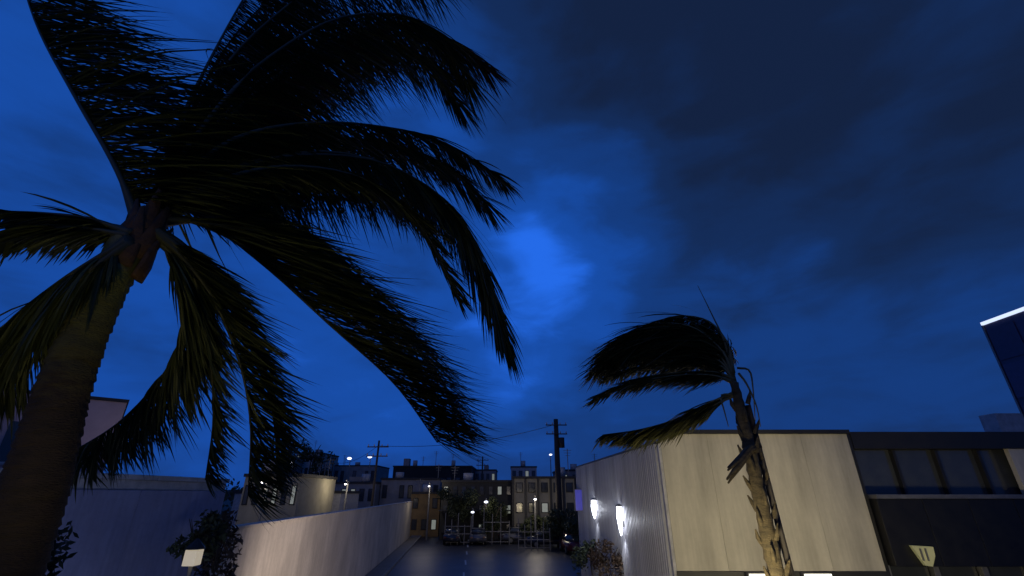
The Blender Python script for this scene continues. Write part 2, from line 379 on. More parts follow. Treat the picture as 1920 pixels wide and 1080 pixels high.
# ------------------------------------------------------------------ ribbed metal building side
t = thing('ribbed_metal_hall', 'long grey purple ribbed metal wall receding beside the cream shop', 'building', (4.0, 13.06, 0), math.atan(.0455))
np_ = 25; pwid = .5
bm = B()
for z0, z1 in ((1.0, 3.4), (3.405, 5.86)):
    box(bm, -.05, 0, .004, pwid - .004, z0, z1)
for yy in (.07, .235, .40): box(bm, -.12, -.05, yy, yy + .055, 1.0, 5.86)
o = obj('wall_panel', bm, M['ribbed'], t)
for i in range(1, np_): share('wall_panel', o.data, (rnd.uniform(-.004, .004), i * pwid, 0), t)
obj('base_wall', box(B(), -.07, .1, 0, np_ * pwid, 0, .995), M['conc'], t)
obj('inner_wall', box(B(), .004, .2, 0, np_ * pwid, 1.0, 5.80), M['darkb'], t)
obj('end_wall', box(B(), .0, 8, np_ * pwid + .01, np_ * pwid + .2, 0, 5.86), M['darkb'], t)
obj('roof_trim', box(B(), -.11, .14, -.03, np_ * pwid, 5.863, 5.93), M['black'], t)
obj('corner_trim', box(B(), -.06, .015, -.10, -.006, 1.0, 5.86), M['coping'], t)
def onwall(u, v, off=.0):
    d = ray(u, v); k = (4.02 + .0455 * 13 - off) / (d.x + .0455 * d.y); return Vector((0, 0, EYE)) + d * k
def wall_light(u, v0, v1, label, w, power):
    a = onwall(u, v0, .20); b = onwall(u, v1, .20); hgt = a.z - b.z
    s = thing('wall_light', label, 'lamp', (a.x, a.y, b.z), math.atan(.0455), 'lamps on the ribbed wall')
    obj('bracket', box(B(), .02, .15, -.03, .03, hgt * .3, hgt * .5, .004), M['metal'], s)
    obj('cap', tube(B(), [(-.05, 0, hgt + .003), (-.05, 0, hgt + .05), (-.05, 0, hgt + .09)], [w * 1.5, w * 1.4, w * .4], 12), M['metal'], s, True)
    obj('lamp_glass', tube(B(), [(-.05, 0, 0), (-.05, 0, hgt * .2), (-.05, 0, hgt * .65), (-.05, 0, hgt)], [w * .2, w * .7, w * 1.3, w * 1.0], 12), M['lit_white'], s, True)
    ld = bpy.data.lights.new('lamp_light', 'SPOT'); ld.energy = power; ld.color = (.88, .92, 1); ld.shadow_soft_size = .05; ld.spot_size = R(120); ld.spot_blend = .8
    lo = bpy.data.objects.new('lamp_light', ld); col.objects.link(lo); lo.parent = s; lo.location = (-.07, 0, -.05)
    ld = bpy.data.lights.new('lamp_light', 'POINT'); ld.energy = power * .5; ld.color = (.88, .92, 1); ld.shadow_soft_size = .1
    lo = bpy.data.objects.new('lamp_light', ld); col.objects.link(lo); lo.parent = s; lo.location = (-.35, 0, hgt * .5)
wall_light(1115, 938, 972, 'glowing white lamp farther along the ribbed wall by the blue sign', .09, 22)
wall_light(1163, 950, 1003, 'larger glowing white lamp nearer the camera on the ribbed wall', .075, 26)
a = onwall(1094, 958, .1)
s = thing('blue_sign', 'small lit violet blue sign at the far end of the ribbed wall', 'sign', (a.x, a.y, a.z), math.atan(.0455))
obj('sign_case', box(B(), -.38, .04, -.02, .10, 0, .95, .01), M['metal'], s)
obj('sign_face', box(B(), -.36, .02, -.035, -.022, .03, .92), M['lit_blue'], s)

# ------------------------------------------------------------------ tower, top right
t = thing('corner_tower', 'tall navy tower with a white lit roof edge at the right side', 'building', (32.86, 30, 0), 0)
obj('wall', box(B(), .05, 9, -12, 0, 0, 15.35), M['navy'], t)
obj('lit_edge', box(B(), -.06, .10, -12.1, .05, 15.36, 15.56), M['led'], t)
obj('parapet', box(B(), .11, 9, -12, .0, 15.36, 15.5), M['black'], t)
bm = B(); box(bm, .0, .046, -1.9, -.1, 0, 2.2)
o = None
for k in range(6):
    for j in range(3):
        if o is None: o = obj('cladding_panel', bm, M['navy'], t); o.location = (0, -j * 2, k * 2.5 + .3)
        else: share('cladding_panel', o.data, (0, -j * 2, k * 2.5 + .3), t)
obj('corner_strip', box(B(), -.02, .1, .003, .12, 0, 15.35), M['metal'], t)

# ------------------------------------------------------------------ white boundary wall (left of the road)
ang = math.atan(.1048)
t = thing('boundary_wall', 'plain white rendered wall receding along the left side of the road', 'wall', (lx(12.4), 12.4, 0), ang)
LW = 47.2
seg = 6
for i in range(8):
    y0 = i * 5.9
    obj('wall_bay', box(B(), -.25, 0, y0 + (.006 if i else 0), y0 + 5.894, 0, 3.80, .004), M['white_wall'], t)
    obj('coping', box(B(), -.29, .04, y0 + .004, y0 + 5.896, 3.803, 3.87, .006), M['white_wall'], t)

# ------------------------------------------------------------------ slate building, lower left
qa = at(150, 885, 8.6); qb = at(428, 898, 12.6)
zt_ = qa.z; dv = Vector((qb.x - qa.x, qb.y - qa.y, 0)); rz_ = math.atan2(dv.y, dv.x)
t = thing('slate_blue_building', 'blue grey rendered building with a pale coping behind the big palm', 'building', (qb.x, qb.y, 0), rz_)
for i in range(4):
    obj('wall_panel', box(B(), -(i + 1) * 2.6 + .005, -i * 2.6 - .005, -.02, .2, 0, zt_ - .28, .01), M['blue_wall'], t)
obj('parapet', box(B(), -10.4, .0, .02, .25, zt_ - .276, zt_ - .10), M['coping'], t)
for i in range(9):
    obj('coping_stone', box(B(), -(i + 1) * 1.16 + .006, -i * 1.16 - .006, -.06, .28, zt_ - .096, zt_, .012), M['coping'], t)
obj('side_wall', box(B(), -.3, -.02, .22, 6, 0, zt_ - .3), M['blue_wall'], t)
obj('roof', box(B(), -10.4, -.03, .29, 6, zt_ - .45, zt_ - .31), M['roofd'], t)
t = thing('mauve_building', 'tall pale mauve building showing between the palm trunk and fronds', 'building', (-15.0, 18, 0), math.atan(15 / 18))
obj('wall', box(B(), -9, 0, 0, 5, 0, 7.85), M['mauve'], t)
obj('roof_edge', box(B(), -9.05, .05, -.05, 5.05, 7.853, 7.97), M['roofd'], t)
for i in range(3):
    w_ = obj('window', box(B(), -2.9 - i * 2.4, -1.9 - i * 2.4, -.02, -.003, 5.6, 6.9), M['glass'], t)
    obj('sill', box(B(), -3.0 - i * 2.4, -1.8 - i * 2.4, -.08, -.003, 5.5, 5.595), M['coping'], w_)

def hash_(x): return sum(ord(c) * (i + 3) for i, c in enumerate(x))
# ------------------------------------------------------------------ generic background buildings
def building(name, label, u0, u1, vt, Y, depth, m, rows, cols, winm='glass', litp=0, roofm='roofd', rot=0, zb=0, wfrac=.55, cat='building', group=None, parapet=.25):
    a = at(u0, vt, Y); b = at(u1, vt, Y); w = b.x - a.x; h = a.z
    t = thing(name, label, cat, (a.x, Y, 0), rot, group)
    obj('wall', box(B(), 0, w, 0, depth, 0, h - parapet), M[m], t)
    obj('roof', box(B(), -.12, w + .12, -.12, depth + .12, h - parapet + .004, h), M[roofm], t)
    rq = random.Random(hash_(label))
    for k in range(max(1, int(w / 5))):
        x = rq.uniform(.1, .85) * w
        if rq.random() < .5:
            obj('roof_tank', tube(B(), [(x, 1.5, h + .004), (x, 1.5, h + rq.uniform(.6, 1.3))], rq.uniform(.4, .7), 10), M['coping'], t, True)
        else:
            obj('stair_hut', box(B(), x, x + rq.uniform(.8, 2), 1, 2.5, h + .004, h + rq.uniform(.6, 1.5)), M['conc'], t)
        if rq.random() < .8:
            hh = rq.uniform(1.5, 3.5); x = rq.uniform(.05, .95) * w; bm = B(); tube(bm, [(x, .6, h + .004), (x, .6, h + hh)], .05, 5)
            for q_ in range(3): box(bm, x - .5 + q_ * .1, x + .5 - q_ * .1, .58, .62, h + hh - .2 - q_ * .3, h + hh - .16 - q_ * .3)
            obj('antenna', bm, M['metal'], t)
    if rows and cols:
        cw = w / cols; rh = (h - parapet) / rows
        me = None; mf = None
        for r in range(rows):
            for c in range(cols):
                if rnd.random() < .12: continue
                lx_ = c * cw + cw * (1 - wfrac) / 2; lz = r * rh + rh * .3
                if me is None:
                    o = obj('window', box(B(), 0, cw * wfrac, -.06, -.004, 0, rh * .5), M['darkb'], t); me = o.data
                    q_ = obj('pane', box(B(), .08, cw * wfrac - .08, -.075, -.062, .08, rh * .5 - .08), M[winm], o); mf = q_.data
                    o.location = (lx_, 0, lz)
                else:
                    o = share('window', me, (lx_, 0, lz), t)
                    if litp and rnd.random() < litp:
                        bm2 = B(); box(bm2, .08, cw * wfrac - .08, -.075, -.062, .08, rh * .5 - .08)
                        obj('pane', bm2, M['win_lit'], o)
                    else: share('pane', mf, (0, 0, 0), o)
    return t, w, h
building('low_beige_building', 'low beige building with a dark roof above the near end of the white wall', 462, 566, 888, 40, 8, 'beige', 2, 6, litp=.3)
t, w, h = building('long_grey_building', 'long low pale grey building behind the middle of the white wall', 556, 706, 903, 64, 12, 'conc', 2, 9, litp=.2)
building('grey_violet_building', 'grey violet flat building right of the thin pole', 716, 826, 896, 66, 12, 'conc', 2, 7, litp=.15)
building('white_shed', 'pale shed with a light wall between beige building and white wall', 442, 640, 920, 50, 6, 'coping', 0, 0)
building('pale_apartment_block', 'pale blue grey apartment block on the skyline beside the frond tips', 556, 604, 848, 120, 12, 'coping', 5, 5, litp=.15)
building('skyline_block', 'lower dark skyline block just left of the pale apartment block', 524, 553, 856, 115, 12, 'conc', 3, 4, litp=.2)
building('skyline_block', 'flat grey skyline block under the two far white lamps', 616, 706, 872, 130, 14, 'conc', 2, 8, litp=.15)
building('long_dark_hall', 'long black roofed hall silhouetted on the skyline', 738, 884, 873, 100, 20, 'darkb', 1, 9, litp=.0)
building('skyline_block', 'narrow grey skyline block right of the long black roof', 890, 930, 880, 110, 10, 'conc', 3, 4, litp=.3)
building('skyline_block', 'pale flat topped skyline block left of the thick pole', 958, 1006, 874, 105, 10, 'coping', 3, 4, litp=.3)
t, w, h = building('ochre_kiosk', 'small ochre lit house at the far end of the white wall', 772, 826, 922, 62, 5, 'ochre', 2, 3, litp=.1)
t, w, h = building('dark_shop_row', 'dark shop row closing the end of the road', 829, 962, 900, 58, 8, 'darkb', 3, 8, winm='glass', litp=.1)
obj('awning', prism(B(), [(0, 0), (w, 0), (w, .1), (0, .1)], -1.4, -.15), M['roofd'], t).location = (0, 0, 2.9)
t, w, h = building('beige_corner_building', 'beige lit building with dark pilasters left of the ribbed wall', 962, 1078, 893, 57, 8, 'beige', 3, 5, litp=.15)
for k in range(6):
    obj('pilaster', box(B(), k * w / 5 - .12, k * w / 5 + .12, -.22, -.004, 0, h - .26), M['black'], t)
for i, (u, vt, lab) in enumerate(((1074, 880, 'grey far building partly hidden by the ribbed wall'),)):
    building('grey_side_building', lab, u - 28, u + 60, vt, 80, 10, 'conc', 3, 4, litp=.2)

def frame_gate(u0, u1, vt, Y, n_, label):
    a = at(u0, vt, Y); b = at(u1, vt, Y); w = b.x - a.x; t = thing('frame_gate', label, 'gate', (a.x, Y, 0), 0, 'grey metal frames closing the street')
    for k in range(n_ + 1):
        obj('post', box(B(), k * w / n_ - .035, k * w / n_ + .035, -.035, .035, 0, a.z * (1, .8, 1, .62, .9, .7)[k % 6], .008), M['metal'], t)
    for z_ in (.35, a.z * .55, a.z - .15):
        obj('rail', box(B(), .06, w - .06, -.10, -.053, z_ * .6, z_ * .6 + .06), M['metal'], t)
frame_gate(836, 884, 962, 52.2, 4, 'grey metal frame gate left of the lit lamp in the dark street end')
frame_gate(908, 955, 950, 52.6, 3, 'taller grey metal frame right of the lit lamp in the dark street end')
frame_gate(972, 1030, 972, 47, 5, 'low grey metal frame before the beige corner building')
# ------------------------------------------------------------------ poles
def util_pole(u, vt, Y, rad, label, arm=True):
    a = at(u, vt, Y)
    t = thing('utility_pole', label, 'pole', (a.x, Y, 0), 0)
    obj('pole', tube(B(), [(0, 0, 0), (0, 0, a.z)], [rad * 1.2, rad * .8], 10), M['pole'], t, True)
    if arm:
        for k in (.6, 1.5):
            ar = obj('crossarm', box(B(), -1.1, 1.1, -rad - .12, -rad, a.z - k - .1, a.z - k), M['pole'], t)
            for x in (-1, -.4, .4, 1): obj('insulator', tube(B(), [(x, -rad - .06, a.z - k + .002), (x, -rad - .06, a.z - k + .22)], [.06, .04], 8), M['coping'], ar)
    return t, a
t1, pa = util_pole(1042, 786, 50, .30, 'thick dark utility pole standing in front of the beige building')
obj('transformer', tube(B(), [(.5, -.2, pa.z - 2.9), (.5, -.2, pa.z - 1.9)], .3, 12), M['pole'], t1, True)
t2, pb = util_pole(711, 826, 50, .12, 'thin dark utility pole above the far half of the white wall')
t3, pc = util_pole(905, 856, 90, .16, 'far thin utility pole above the dark shop row')
t4, pd = util_pole(626, 858, 70, .10, 'short thin pole above the long grey building', arm=False)
for k, (p0, p1) in enumerate(((pb, pa), (pd, pb))):
    pts = []
    for i in range(13):
        s_ = i / 12; p = p0.lerp(p1, s_); pts.append((p.x, p.y - .3, p.z - .55 - 1.3 * 4 * s_ * (1 - s_) * .6))
    tag(obj('power_line', tube(B(), pts, .022, 4), M['black']), ('thin sagging cable between the thin pole and the thick pole', 'thin sagging cable from the short pole to the thin utility pole')[k], 'cable')

def far_lamp(u, v, Y, label, m='lamp_far', r=.22, power=0):
    a = at(u, v, Y)
    t = thing('street_lamp', label, 'lamp', (a.x, Y, 0), 0, 'far street lamps on the skyline')
    obj('pole', tube(B(), [(0, 0, 0), (0, 0, a.z + .2)], [.12, .07], 8), M['metal'], t)
    obj('arm', tube(B(), [(0, 0, a.z + .18), (0, -.5, a.z + .32)], .05, 6), M['metal'], t)
    bm = B(); bmesh.ops.create_icosphere(bm, subdivisions=2, radius=r, matrix=Matrix.Translation((0, -.6, a.z)) @ Matrix.Diagonal((1.3, 1, .7, 1)))
    obj('lamp_head', bm, M[m], t, True)
    if power:
        ld = bpy.data.lights.new('lamp_light', 'POINT'); ld.energy = power; ld.color = (1, .86, .62); ld.shadow_soft_size = .3
        lo = bpy.data.objects.new('lamp_light', ld); col.objects.link(lo); lo.parent = t; lo.location = (0, -1.2, a.z - .1)
far_lamp(657, 860, 95, 'left far street lamp glowing white above the skyline', r=.34)
far_lamp(695, 857, 95, 'far street lamp glowing white beside the thin utility pole', r=.34)
far_lamp(549, 868, 90, 'dim far street lamp just left of the pale apartment block', r=.22)
far_lamp(1032, 853, 90, 'far street lamp beside the top of the thick pole', r=.22)
far_lamp(912, 941, 54, 'lit street lamp in front of the dark shop row', r=.17, power=25)
far_lamp(1003, 936, 52, 'lit street lamp in front of the beige corner building', r=.12, power=160)
far_lamp(806, 912, 57, 'lit street lamp beside the small ochre house', r=.1, power=90)
far_lamp(887, 960, 53, 'lower lit lamp in front of the dark shop row', r=.14)

far_lamp(652, 908, 47, 'added street lamp brightening the pale shed above the white wall', r=.10, power=120)  # lamp made up here because the shed was too dim under the sky
far_lamp(500, 905, 36, 'street lamp beside the low beige building', r=.08, power=120)
# ------------------------------------------------------------------ trees and shrubs
def leaf_cloud(bm, cen, rad, n, size, seed):
    r = random.Random(seed)
    blobs = [(Vector(cen) + Vector((r.uniform(-1, 1) * rad[0] * .65, r.uniform(-1, 1) * rad[1] * .65, r.uniform(-1, 1) * rad[2] * .65)), r.uniform(.3, .55)) for _ in range(9)]
    for i in range(n):
        c, s = r.choice(blobs)
        v = Vector((r.gauss(0, 1), r.gauss(0, 1), r.gauss(0, 1))); v.normalize(); v *= r.random() ** .4
        p = c + Vector((v.x * rad[0] * s, v.y * rad[1] * s, v.z * rad[2] * s))
        a = Vector((r.gauss(0, 1), r.gauss(0, 1), r.gauss(0, 1))).normalized(); b = a.cross(Vector((r.gauss(0, 1), r.gauss(0, 1), r.gauss(0, 1)))).normalized()
        sz = size * r.uniform(.6, 1.4)
        bm.faces.new([bm.verts.new(p - a * sz), bm.verts.new(p + b * sz * .4), bm.verts.new(p + a * sz), bm.verts.new(p - b * sz * .4)])
def tree(name, label, x, y, h, rx_, rz_, seed, m='leafd', n=700, size=.16, cat='tree', group=None, trunk=.12, crown='crown'):
    t = thing(name, label, cat, (x, y, 0), 0, group)
    r = random.Random(seed)
    bm = B(); tube(bm, [(0, 0, 0), (.05, 0, (h - rz_) * .6), (0, .05, h - rz_ * .9)], [trunk, trunk * .7, trunk * .5], 8)
    for k in range(5):
        a = r.uniform(0, 6.3); tube(bm, [(0, 0, max(.1, h - rz_ * 1.5)), (math.cos(a) * rx_ * .4, math.sin(a) * rx_ * .4, h - rz_ * .8), (math.cos(a) * rx_ * .65, math.sin(a) * rx_ * .65, h - rz_ * .4)], [trunk * .45, trunk * .3, trunk * .12], 6)
    obj('trunk', bm, M['treebark'], t, True)
    bm = B(); leaf_cloud(bm, (0, 0, h - rz_), (rx_, rx_, rz_), n, size, seed)
    obj(crown, bm, M[m], t)
    return t
g = 'trees at the end of the road'
for i, (u, vt, Y, rx_, lab) in enumerate(((860, 912, 55, 2.2, 'dark round tree in front of the left half of the dark shop row'), (925, 930, 54, 1.6, 'smaller dark tree before the right half of the dark shop row'),
      (1008, 958, 53, 1.7, 'low dark tree before the beige building'), (1052, 950, 49, 1.9, 'dark tree beside the foot of the thick pole'), (1092, 968, 45, 1.6, 'dark tree tucked against the far end of the ribbed wall'))):
    a = at(u, vt, Y); tree('street_tree', lab, a.x, Y, a.z, rx_, min(1.8, a.z * .4), 10 + i, group=g, n=3200, size=.15)
for i, (u, vt, lab) in enumerate(((548, 828, 'bare topped skyline tree above the beige building'), (590, 822, 'ragged skyline tree in front of the pale apartment block'), (612, 846, 'small skyline tree right of the pale apartment block'))):
    a = at(u, vt, 100); tree('skyline_tree', lab, a.x, 100, a.z, 2.4, 3.0, 30 + i, group='ragged trees on the skyline', n=420, size=.38, trunk=.2)
# skyline scrub
bm = B(); r = random.Random(5)
for i in range(150):
    x = r.uniform(-120, 60); z = r.uniform(4, 9.5)
    for k in range(14):
        p = Vector((x + r.gauss(0, 1.5), 180 + r.gauss(0, 3), z * r.random() ** .5 + r.gauss(0, .4)))
        a_ = Vector((r.gauss(0, 1), r.gauss(0, .3), r.gauss(0, 1))).normalized(); b_ = Vector((-a_.z, 0, a_.x)); s_ = r.uniform(.4, 1.3)
        bm.faces.new([bm.verts.new(p - a_ * s_), bm.verts.new(p + b_ * s_ * .5), bm.verts.new(p + a_ * s_), bm.verts.new(p - b_ * s_ * .5)])
stuff(tag(obj('distant_treeline', bm, M['leafd']), 'ragged dark line of far trees along the horizon', 'trees'))

# shrubs and lantern at the corner of the slate building
def shrub(label, u, vt, Y, rad, h, m, seed, n=500, size=.07):
    a = at(u, vt, Y); return tree('shrub', label, a.x, Y, a.z, rad, h, seed, m, n, size, 'shrub', None, .04)
shrub('brown leaved shrub at the near end of the white wall', 424, 962, 11.2, .42, .75, 'leafb', 51, 900, .07)
shrub('dark green shrub against the slate building corner', 384, 952, 10.3, .42, .5, 'leafd', 52, 700, .07)
shrub('dark leafy shrub at the foot of the big palm trunk', 96, 952, 5.2, .30, .45, 'leafd', 53, 450, .045)
shrub('leafy shrub with brown leaves below the ribbed wall lights', 1136, 1010, 18, .62, .6, 'leafb', 54, 900, .07)
shrub('dark shrub below the far end of the ribbed wall', 1104, 1000, 22, .8, .8, 'leafd', 55, 900, .08)
q = at(362, 1045, 9.6)
s = thing('garden_lantern', 'small cream lantern on a post among shrubs by the slate building', 'lantern', (q.x, 9.6, 0))
obj('post', tube(B(), [(0, 0, 0), (0, 0, q.z - .14)], .035, 8), M['metal'], s, True)
obj('lamp_glass', box(B(), -.11, .11, -.11, .11, q.z - .13, q.z + .13, .02), M['lantern_glass'], s)
bm = B(); tube(bm, [(0, 0, q.z + .133), (0, 0, q.z + .17), (0, 0, q.z + .30)], [.17, .15, .02], 8); obj('cap', bm, M['black'], s)

# ------------------------------------------------------------------ parked cars
def make_car(paint, label, x, y, rz):
    t = thing('parked_car', label, 'car', (x, y, 0), rz, 'cars parked at the end of the road')
    bm = B(); prism(bm, [(-2.1, .30), (2.1, .30), (2.15, .62), (2.0, .82), (1.1, .92), (-1.6, .95), (-2.1, .86), (-2.17, .55)], -.82, .82)
    bmesh.ops.bevel(bm, geom=list(bm.edges), offset=.05, segments=2, affect='EDGES'); obj('body', bm, M[paint], t, True)
    bm = B(); prism(bm, [(-1.5, .93), (1.05, .91), (.45, 1.40), (-.95, 1.42)], -.70, .70)
    bmesh.ops.bevel(bm, geom=list(bm.edges), offset=.04, segments=2, affect='EDGES'); obj('cabin', bm, M['glass'], t, True)
    bm = B(); box(bm, -.93, .43, -.66, .66, 1.405, 1.45, .015); obj('roof', bm, M[paint], t)
    for wx in (-1.32, 1.35):
        for sy in (-1, 1):
            w_ = obj('wheel', tube(B(), [(wx, sy * .66, .32), (wx, sy * .86, .32)], .32, 16), M['tyre'], t, True)
            obj('rim', tube(B(), [(wx, sy * .862, .32), (wx, sy * .875, .32)], .19, 12), M['metal'], w_)
    for sy in (-1, 1):
        obj('headlight', box(B(), 2.10, 2.165, sy * .6 - .14, sy * .6 + .14, .62, .74), M['headlight'], t)
        obj('taillight', box(B(), -2.175, -2.11, sy * .62 - .12, sy * .62 + .12, .64, .78), M['car_red'], t)
for paint, lab, u, v_, rz in (('car_dark', 'black car parked left in front of the dark shop row', 850, 1019, 90), ('car_grey', 'grey car parked before the middle of the shop row', 897, 1019, 92),
        ('car_grey', 'pale grey car parked beside the beige building', 975, 1018, 20), ('car_dark', 'black car parked across the road by the beige building', 1028, 1026, 8),
        ('car_red', 'dark red car parked under the trees near the ribbed wall', 1074, 1036, 95)):
    d = ray(u, v_); k = -EYE / d.z; make_car(paint, lab, d.x * k, d.y * k, R(rz))

# ------------------------------------------------------------------ palms
def leafmesh(bm, root, d, length, width, sag, wind, r):
    n = 5; p = root.copy(); d = d.normalized()
    side = d.cross(Vector((0, 0, 1)) + Vector((r.uniform(-.7, .7), r.uniform(-.7, .7), 0))).normalized()
    prev = None
    for i in range(n + 1):
        s = i / n; w = width * (.55 + .9 * s) * (1 - s ** 2.2) if s < 1 else 0
        if i == n: cur = [bm.verts.new(p)]
        else: cur = [bm.verts.new(p - side * w * .5), bm.verts.new(p + side * w * .5)]
        if prev:
            bm.faces.new((prev[0], prev[1], cur[1], cur[0]) if len(cur) == 2 else (prev[0], prev[1], cur[0]))
        prev = cur
        d = (d + wind * (.16) + Vector((0, 0, -sag))).normalized()
        p = p + d * (length / n)
def frond(parent, cps, seed, L0=.9, cnt=150, wind=Vector((.25, 1, -.05)), mleaf='leaflet', mr='rachis', w=.03, r0=.028, bias=.9, sag=.07, label=None, start=.1, sidew=1.0, dens=2.15, lmul=1.66):
    r = random.Random(seed)
    pts = spline(cps, 22)
    base = Vector(parent.location)
    bm = B(); tube(bm, [p - base for p in pts], [r0 * (1 - .85 * (i / 22) ** .7) + (r0 * .9 * (1 - i / 4) if i < 4 else 0) for i in range(23)], 6)
    fo = obj('frond', bm, M[mr], parent, True)
    if label: fo['label'] = label
    bm = B()
    wn_ = wind.normalized()
    cnt = int(cnt * dens); L0 *= lmul
    for i in range(cnt):
        s = start + (1 - start) * (i + r.random() * .7) / cnt; s = min(s, .995)
        f = s * 22; k = min(int(f), 21); p = pts[k].lerp(pts[k + 1], f - k)
        T = (pts[k + 1] - pts[k]).normalized()
        sv = T.cross(Vector((0, 0, 1)))
        sv = (sv if sv.length > .1 else Vector((1, 0, 0))).normalized()
        env = min(1, (s - start) * 5 + .45) * (1 - max(0, (s - .62) / .38) ** 1.6 * .42)
        if i % 7 == 0: cl = Vector((r.gauss(0, .13), r.gauss(0, .13), r.gauss(0, .16))); cf = r.uniform(.8, 1.15)
        if r.random() < .02: continue
        for sg in (-1, 1):
            if r.random() < .07: continue
            bz = bias * r.uniform(.65, 1.35)
            d = sv * sg * .55 * sidew + T * r.uniform(.35, .65) + wn_ * bz + Vector((0, 0, -.12 - r.random() * .15)) + Vector((r.gauss(0, .10), r.gauss(0, .10), r.gauss(0, .10))) + cl
            leafmesh(bm, p - base, d, L0 * env * cf * r.uniform(.6, 1.15), w * r.uniform(.7, 1.25), sag * r.uniform(.3, 1.7), wn_, r)
    lf = obj('leaflets', bm, M[mleaf], fo); lf['kind'] = 'stuff'
    return fo

PX, PY = -3.45, 3.6
palm = thing('palm_tree', 'big coconut palm with windblown fronds and a thick trunk on the left', 'palm tree', (PX, PY, 0))
# ringed trunk
def trunk_r(z): return .232 - .0065 * z - .052 * max(0, min(1, (z - 4.3) / 1.9)) + .05 * math.exp(-z * 1.6)
def trunk_c(z): return Vector((-.085 * math.exp(-((z - 5.6) / .75) ** 2) + .02 * math.sin(z * .5), .02 * math.sin(z * .8), z))
bm = B(); pts = []; rads = []; z = 0
rt = random.Random(77)
while z < 6.62:
    g_ = rt.uniform(.05, .085)
    pts += [trunk_c(z), trunk_c(z + g_ * .8)]; r_ = trunk_r(z) + rt.uniform(-.004, .004); rads += [r_ + .010, r_ - .004]; z += g_
tube(bm, pts, rads, 24)
for v_ in bm.verts:
    a_ = math.atan2(v_.co.y, v_.co.x); v_.co.z += .018 * math.sin(a_ * 2 + v_.co.z * 3) + rt.uniform(-.006, .006)
    v_.co.x *= 1 + rt.uniform(-.012, .012)
obj('trunk', bm, M['bark'], palm, True)
bm = B(); pts = [trunk_c(6.34 + k * .05) for k in range(9)]; rads = [trunk_r(6.34 + k * .05) + .004 * min(k, 3) for k in range(9)]
tube(bm, pts, rads, 24); obj('crownshaft', bm, M['shaft'], palm, True)
hubz = 7.05
for k in range(11):       # fibrous sheaths and torn stubs hugging the crown base
    a = k * 2.4 + .3; e = Vector((math.cos(a), math.sin(a), 0)); z0 = 6.34 + .035 * k; sd_ = Vector((-e.y, e.x, 0))
    bm = B(); rr_ = random.Random(k)
    cs = [e * .125 + Vector((.00, .01, z0)), e * .135 + Vector((.02, .01, z0 + .14)), e * .12 + Vector((.05, .01, z0 + .30)), e * (.14 + .08 * rr_.random()) + Vector((.05, .02, z0 + .46 + .1 * rr_.random()))]
    prev = None
    for c_, w_, th in zip(cs, (.10, .095, .06, .016), (.03, .035, .03, .008)):
        ring_ = [bm.verts.new(c_ + sd_ * w_ * math.cos(q_ * math.pi / 4) + e * th * math.sin(q_ * math.pi / 4) + Vector((0, 0, rr_.uniform(-.012, .012)))) for q_ in range(8)]
        if prev:
            for q_ in range(8): bm.faces.new((prev[q_], prev[(q_ + 1) % 8], ring_[(q_ + 1) % 8], ring_[q_]))
        else: bm.faces.new(ring_[::-1])
        prev = ring_
    bm.faces.new(prev)
    obj('leaf_sheath', bm, M['sheath'], palm, True)
def A(*l): return [at(u, v, Y) for u, v, Y in l]
W1 = Vector((.30, 1, -.06))
F = []
F.append((A((262, 420, 3.55), (215, 310, 3.45), (140, 180, 3.45), (70, 50, 3.6), (30, -70, 3.9)), 1, 1.0, 200, Vector((1.5, .5, .12)), 2.0))   # upper left
F.append((A((285, 410, 3.65), (330, 250, 3.9), (400, 100, 4.4), (480, -40, 5.1), (560, -150, 5.9)), 2, 1.1, 170, Vector((1.0, .9, -.15)), 1.4))
F.append((A((285, 410, 3.7), (345, 240, 4.1), (430, 80, 4.7), (540, -40, 5.6)), 31, 1.0, 150, Vector((.9, .9, -.25)), 1.2))
F.append((A((290, 400, 3.7), (370, 250, 3.9), (500, 110, 4.4), (650, 30, 5.1), (790, 40, 5.9), (880, 150, 6.5)), 3, 1.0, 190, Vector((.6, 1, -.2)), .9))
F.append((A((290, 400, 3.75), (360, 220, 4.2), (480, 60, 4.8), (640, -50, 5.6), (800, -60, 6.5)), 13, 1.15, 180, Vector((.6, 1, -.3)), .9))
F.append((A((290, 400, 3.7), (380, 260, 4.1), (520, 130, 4.7), (680, 75, 5.6), (800, 110, 6.4), (862, 200, 6.9)), 32, .8, 170, Vector((.5, 1, -.1)), .8))
F.append((A((290, 400, 3.7), (420, 270, 4.0), (560, 232, 4.6), (700, 235, 5.4), (830, 265, 6.3), (945, 340, 7.0)), 4, .62, 190, Vector((.6, 1, -.15)), .8))
F.append((A((290, 405, 3.7), (400, 300, 4.1), (540, 262, 4.8), (690, 262, 5.6), (820, 300, 6.4), (915, 385, 7.0)), 33, .70, 180, Vector((.6, 1, -.15)), .8))
F.append((A((290, 405, 3.65), (420, 320, 4.0), (580, 290, 4.6), (730, 310, 5.2), (850, 390, 5.7), (905, 500, 5.9), (950, 640, 6.0)), 5, .72, 230, Vector((.35, .6, -.75)), .8))
F.append((A((290, 410, 3.65), (420, 335, 3.9), (560, 312, 4.3), (690, 340, 4.8), (790, 425, 5.3), (860, 560, 5.7)), 14, .42, 190, Vector((.6, 1, -.1)), .8))
F.append((A((290, 405, 3.65), (450, 315, 4.1), (620, 285, 4.8), (770, 330, 5.4), (870, 430, 5.8), (915, 540, 6.0), (935, 610, 6.0)), 41, .62, 200, Vector((.2, .5, -1.0)), .9))
F.append((A((290, 400, 3.7), (440, 210, 4.3), (600, 90, 5.1), (740, 40, 6.0), (850, 80, 6.8), (915, 130, 7.3)), 42, .75, 170, Vector((.8, 1, -.1)), .8))
